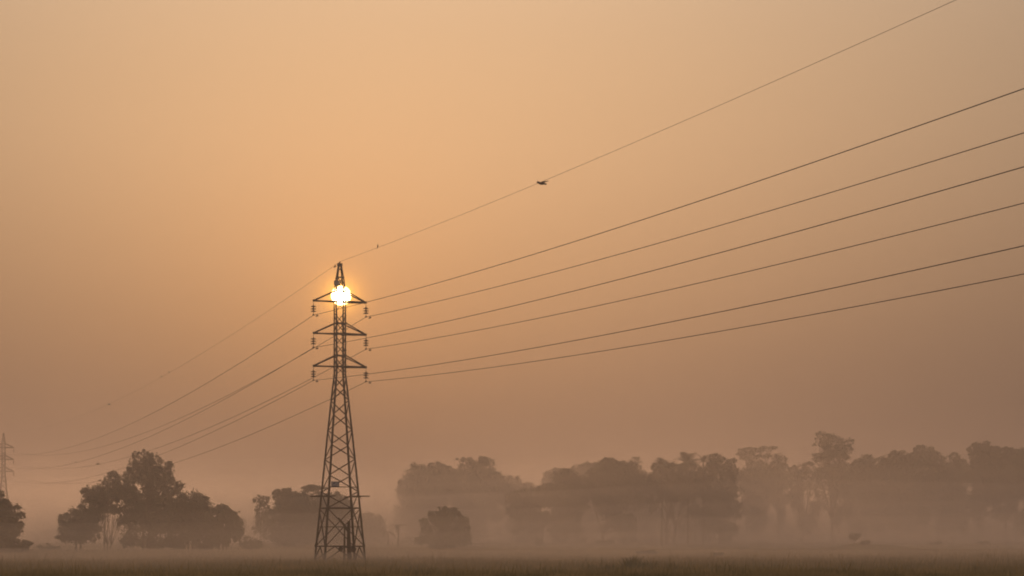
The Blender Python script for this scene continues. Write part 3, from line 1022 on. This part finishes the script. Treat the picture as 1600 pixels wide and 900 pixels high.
for base, d, bl, lab in RIGHT:
    ftree(lab, d, base, bl, 'leaf_dark' if base > 1500 else 'leaf', stems=1 + base % 2)

# lone shrub and bumps in the open field
def shrub(px, py, rx, ry, d, label, **kw):
    return tree('bush', label, d, px, [(px - rx * 0.3, py, rx * 0.6, ry * 0.7), (px + rx * 0.45, py - ry * 0.2, rx * 0.5, ry * 0.6), (px, py + ry * 0.5, rx * 0.5, ry * 0.5)], 'leaf_dark', 0.26, 75, 0.05, 3, 0.2, 'shrubs in the open field', cat='bush', **kw)


shrub(1335, 838, 10, 6, 430, 'small lone shrub standing on a low mound in the right field')
shrub(1352, 848, 9, 4, 428, 'flat shrub on the mound beside the small lone shrub')
shrub(1462, 849, 10, 4, 470, 'low shrub on the ground right of the lone shrub mound')
shrub(1535, 849, 12, 4, 480, 'low shrub mound near the right frame edge')
shrub(842, 848, 8, 6, 500, 'small shrub at the foot of the leaning forest trunk')
shrub(945, 848, 16, 5, 500, 'low shrub at the foot of the stepped dark forest tree')
shrub(690, 855, 22, 4, 436, 'flat scrub beneath the isolated round bushy tree')

for px, d, rx, ry, lab in ((1010, 300, 18, 4, 'low scrub in the middle of the field below the forked trunk'),
                           (1122, 262, 9, 5, 'small scrub tuft in the field below the dark rounded tree')):
    shrub(px, HOR + (EYE - float(height(np.array((px - 800) / F * d), np.array(float(d))))) / d * F - ry * 0.6, rx, ry, d, lab)

# ------------------------------------------------------------------ dead trunk, post inside the pylon
r = empty('dead_trunk', (TX + 0.85, TD + 1.0, 0)); tag(r, 'dark dead trunk with a broken slanting branch standing inside the pylon legs', 'dead tree')
m = MB(); m.tube([(0.05, 0, -0.2), (0.0, 0, 1.2), (-0.05, 0, 2.6), (-0.03, 0, 4.1)], [0.26, 0.22, 0.19, 0.13], 9)
m.tube([(-0.04, 0, 3.0), (-0.14, 0, 3.5), (-0.06, 0.05, 3.95)], [0.10, 0.08, 0.04], 6)
m.build('trunk', M['bark'], r, True)
m = MB(); m.tube([(-0.06, 0, 3.0), (-0.55, 0.0, 3.75), (-1.12, 0.0, 4.42)], [0.13, 0.12, 0.10], 7); m.build('broken_branch', M['bark'], r, True)
r = MB(); r.tube([(0, 0, -0.2), (0.03, 0, 1.8), (0.05, 0, 3.5)], [0.11, 0.10, 0.08], 7)
o = r.build('wooden_post', M['wood'], None, True); o.location = (TX + 0.38, TD + 0.6, 0)
tag(o, 'thin weathered post standing just left of the dead trunk inside the pylon', 'post')

# ------------------------------------------------------------------ grass
def blades(x, y, h, w, seed):
    r = np.random.default_rng(seed)
    n = len(x)
    z = height(x, y)
    a = r.uniform(0, math.pi, n)
    dx, dy = np.cos(a) * w, np.sin(a) * w * 0.4
    tx = x + r.normal(0, 0.28, n) * h; ty = y + r.normal(0, 0.28, n) * h
    v = np.stack([np.stack([x - dx, y - dy, z - 0.02], 1), np.stack([x + dx, y + dy, z - 0.02], 1), np.stack([tx, ty, z + h], 1)], 1).reshape(-1, 3)
    return v, np.arange(3 * n).reshape(n, 3)


N = 230000
gy = 108 + (430 - 108) * rng.random(N) ** 1.7
gx = (rng.random(N) * 2 - 1) * (gy * 0.262 + 6)
clump = sum(np.sin(gx * k * math.cos(a) + gy * k * math.sin(a) * 0.6 + p) for k, a, p in ((0.32, 0.4, 1), (0.55, 2.2, 2), (0.9, 1.1, 4), (0.21, 2.9, 0))) / 4
gh = (0.30 + 0.22 * clump + 0.28 * rng.random(N) ** 2) * np.clip(1.0 - (gy - 200) / 400, 0.6, 1)
gh *= np.where(rng.random(N) < 0.03, 1.9, 1.0)      # taller stalks here and there
gh = np.clip(gh, 0.10, 1.25)
v, f = blades(gx, gy, gh, 0.035 + 0.03 * rng.random(N), 5)
g = link('grass', mesh_np('grass', v, f), None, M['grass'])
tag(g, 'rough olive brown grass covering the foreground field', 'grass', None, 'stuff')


# tall weed clumps rising out of the grass
def weeds(px, d, w, h, n, label, seed):
    r = np.random.default_rng(seed)
    x0 = (px - 800) / F * d
    z0 = float(height(np.array(x0), np.array(float(d))))
    x = r.normal(0, w * 0.5, n); y = r.normal(0, w * 0.4, n)
    hh = h * (0.25 + 0.75 * r.random(n) ** 1.6) * np.exp(-(x / w) ** 2 * 0.35) * (0.75 + 0.35 * np.sin(x * 3.1 + seed) * np.sin(x * 1.3 + 2 * seed))
    lean = r.normal(0, 0.22, (n, 2))
    b = np.stack([x, y, np.full(n, -0.1)], 1)
    mid = b + np.stack([lean[:, 0] * hh * 0.5, lean[:, 1] * hh * 0.5, hh * 0.6], 1)
    tip = b + np.stack([lean[:, 0] * hh * 1.5, lean[:, 1] * hh * 1.5, hh], 1)
    ww = np.stack([0.025 + 0.02 * r.random(n), np.zeros(n), np.zeros(n)], 1)
    v = np.stack([b - ww, b + ww, mid + ww * 1.3, tip, mid - ww * 1.3], 1).reshape(-1, 3)
    f = np.arange(5 * n).reshape(n, 5)
    o = empty('weed_clump', (x0, d, z0))
    link('stems', mesh_np('weed_stems', v, f), o, M['weed'])['kind'] = 'stuff'
    tag(o, label, 'weeds', 'weed clumps in the foreground grass')


weeds(985, 133, 2.2, 1.35, 900, 'tallest dense weed clump in the foreground right of centre', 1)
weeds(1030, 130, 2.4, 1.0, 760, 'wide weed clump touching the right of the tallest one', 2)
weeds(1085, 128, 2.2, 0.85, 520, 'sparse weed clump further right of the tallest one', 3)
weeds(1130, 127, 1.0, 0.75, 180, 'narrow weed clump right of the sparse one', 4)
weeds(172, 126, 0.7, 0.70, 160, 'small dark weed tuft at the bottom under the left tree group', 5)
weeds(1535, 128, 1.2, 0.75, 200, 'low weed clump at the bottom near the right frame edge', 6)
weeds(640, 131, 1.6, 0.7, 220, 'low weed clump at the bottom between the pylon and the picture middle', 7)
weeds(455, 129, 1.6, 0.75, 240, 'low weed clump at the bottom just left of the pylon', 8)
weeds(1335, 129, 1.8, 0.65, 220, 'low weed clump at the bottom below the small lone shrub', 9)
weeds(1125, 165, 0.8, 0.7, 120, 'small distant weed tuft in the right field behind the sparse clump', 10)

# ------------------------------------------------------------------ haze and ground fog
def volume_box(name, lo, hi, density, color, g, label, roll=0.0):
    """a closed body of air; with roll its top is gently uneven"""
    lo, hi = Vector(lo), Vector(hi)
    mb = MB()
    if not roll:
        mb.box((lo + hi) / 2, hi - lo)
    else:
        nx, ny = 46, 60
        for j in range(ny + 1):
            for i in range(nx + 1):
                x = lo.x + (hi.x - lo.x) * i / nx
                y = lo.y + (hi.y - lo.y) * (j / ny) ** 2
                z = hi.z + roll * (math.sin(x * 0.021 + y * 0.013) + 0.7 * math.sin(x * 0.043 - y * 0.031 + 1) + 0.5 * math.sin(y * 0.05 + x * 0.011 + 2)) / 2.2
                mb.v.append((x, y, z))
        w = nx + 1
        for j in range(ny):
            for i in range(nx):
                mb.f.append((j * w + i, j * w + i + 1, j * w + w + i + 1, j * w + w + i))
        rim = [i for i in range(w)] + [j * w + nx for j in range(1, ny + 1)] + [ny * w + i for i in range(nx - 1, -1, -1)] + [j * w for j in range(ny - 1, 0, -1)]
        b = len(mb.v)
        mb.v += [(mb.v[i][0], mb.v[i][1], lo.z) for i in rim]
        n = len(rim)
        for k in range(n):
            mb.f.append((rim[k], b + k, b + (k + 1) % n, rim[(k + 1) % n]))
        mb.f.append(tuple(b + k for k in reversed(range(n))))
    m = bpy.data.materials.new(name + '_air'); m.use_nodes = True
    t = m.node_tree; t.nodes.clear()
    o = nd(t, 'ShaderNodeOutputMaterial'); p = nd(t, 'ShaderNodeVolumePrincipled')
    p.inputs['Color'].default_value = (*color, 1)
    p.inputs['Density'].default_value = density
    p.inputs['Anisotropy'].default_value = g
    t.links.new(p.outputs[0], o.inputs['Volume'])
    ob = mb.build(name, m)
    tag(ob, label, None, None, 'stuff')
    return ob


AIR = (0.86, 0.80, 0.815)
G_AIR = 0.80
volume_box('haze', (-1550, -190, -4.2), (1550, 2650, 37.0), 0.00138, AIR, G_AIR, 'warm morning haze filling the air over the whole field')
FOG = [(112, 310, 1.0, 0.0052, 0.25, 'shallow mist lying on the near grass round the pylon'),
       (200, 900, 3.9, 0.0014, 0.8, 'low mist over the middle of the field'),
       (300, 910, 6.8, 0.0016, 1.8, 'mist round the feet of the left trees'),
       (390, 920, 10.0, 0.0019, 2.6, 'mist before the forest on the right'),
       (430, 940, 14.0, 0.0022, 3.2, 'mist at the forest foot'),
       (460, 960, 18.0, 0.0016, 2.4, 'mist between the forest trunks'),
       (480, 1000, 22.0, 0.0013, 2.6, 'thin upper mist in the forest crowns')]
for k, (y0, y1, top, dn, roll, lab) in enumerate(FOG):
    volume_box('ground_fog', (-1300 - 12 * k, y0, -2.4 - 0.2 * k), (1300 + 12 * k, y1, top), dn, AIR, G_AIR, lab, roll)
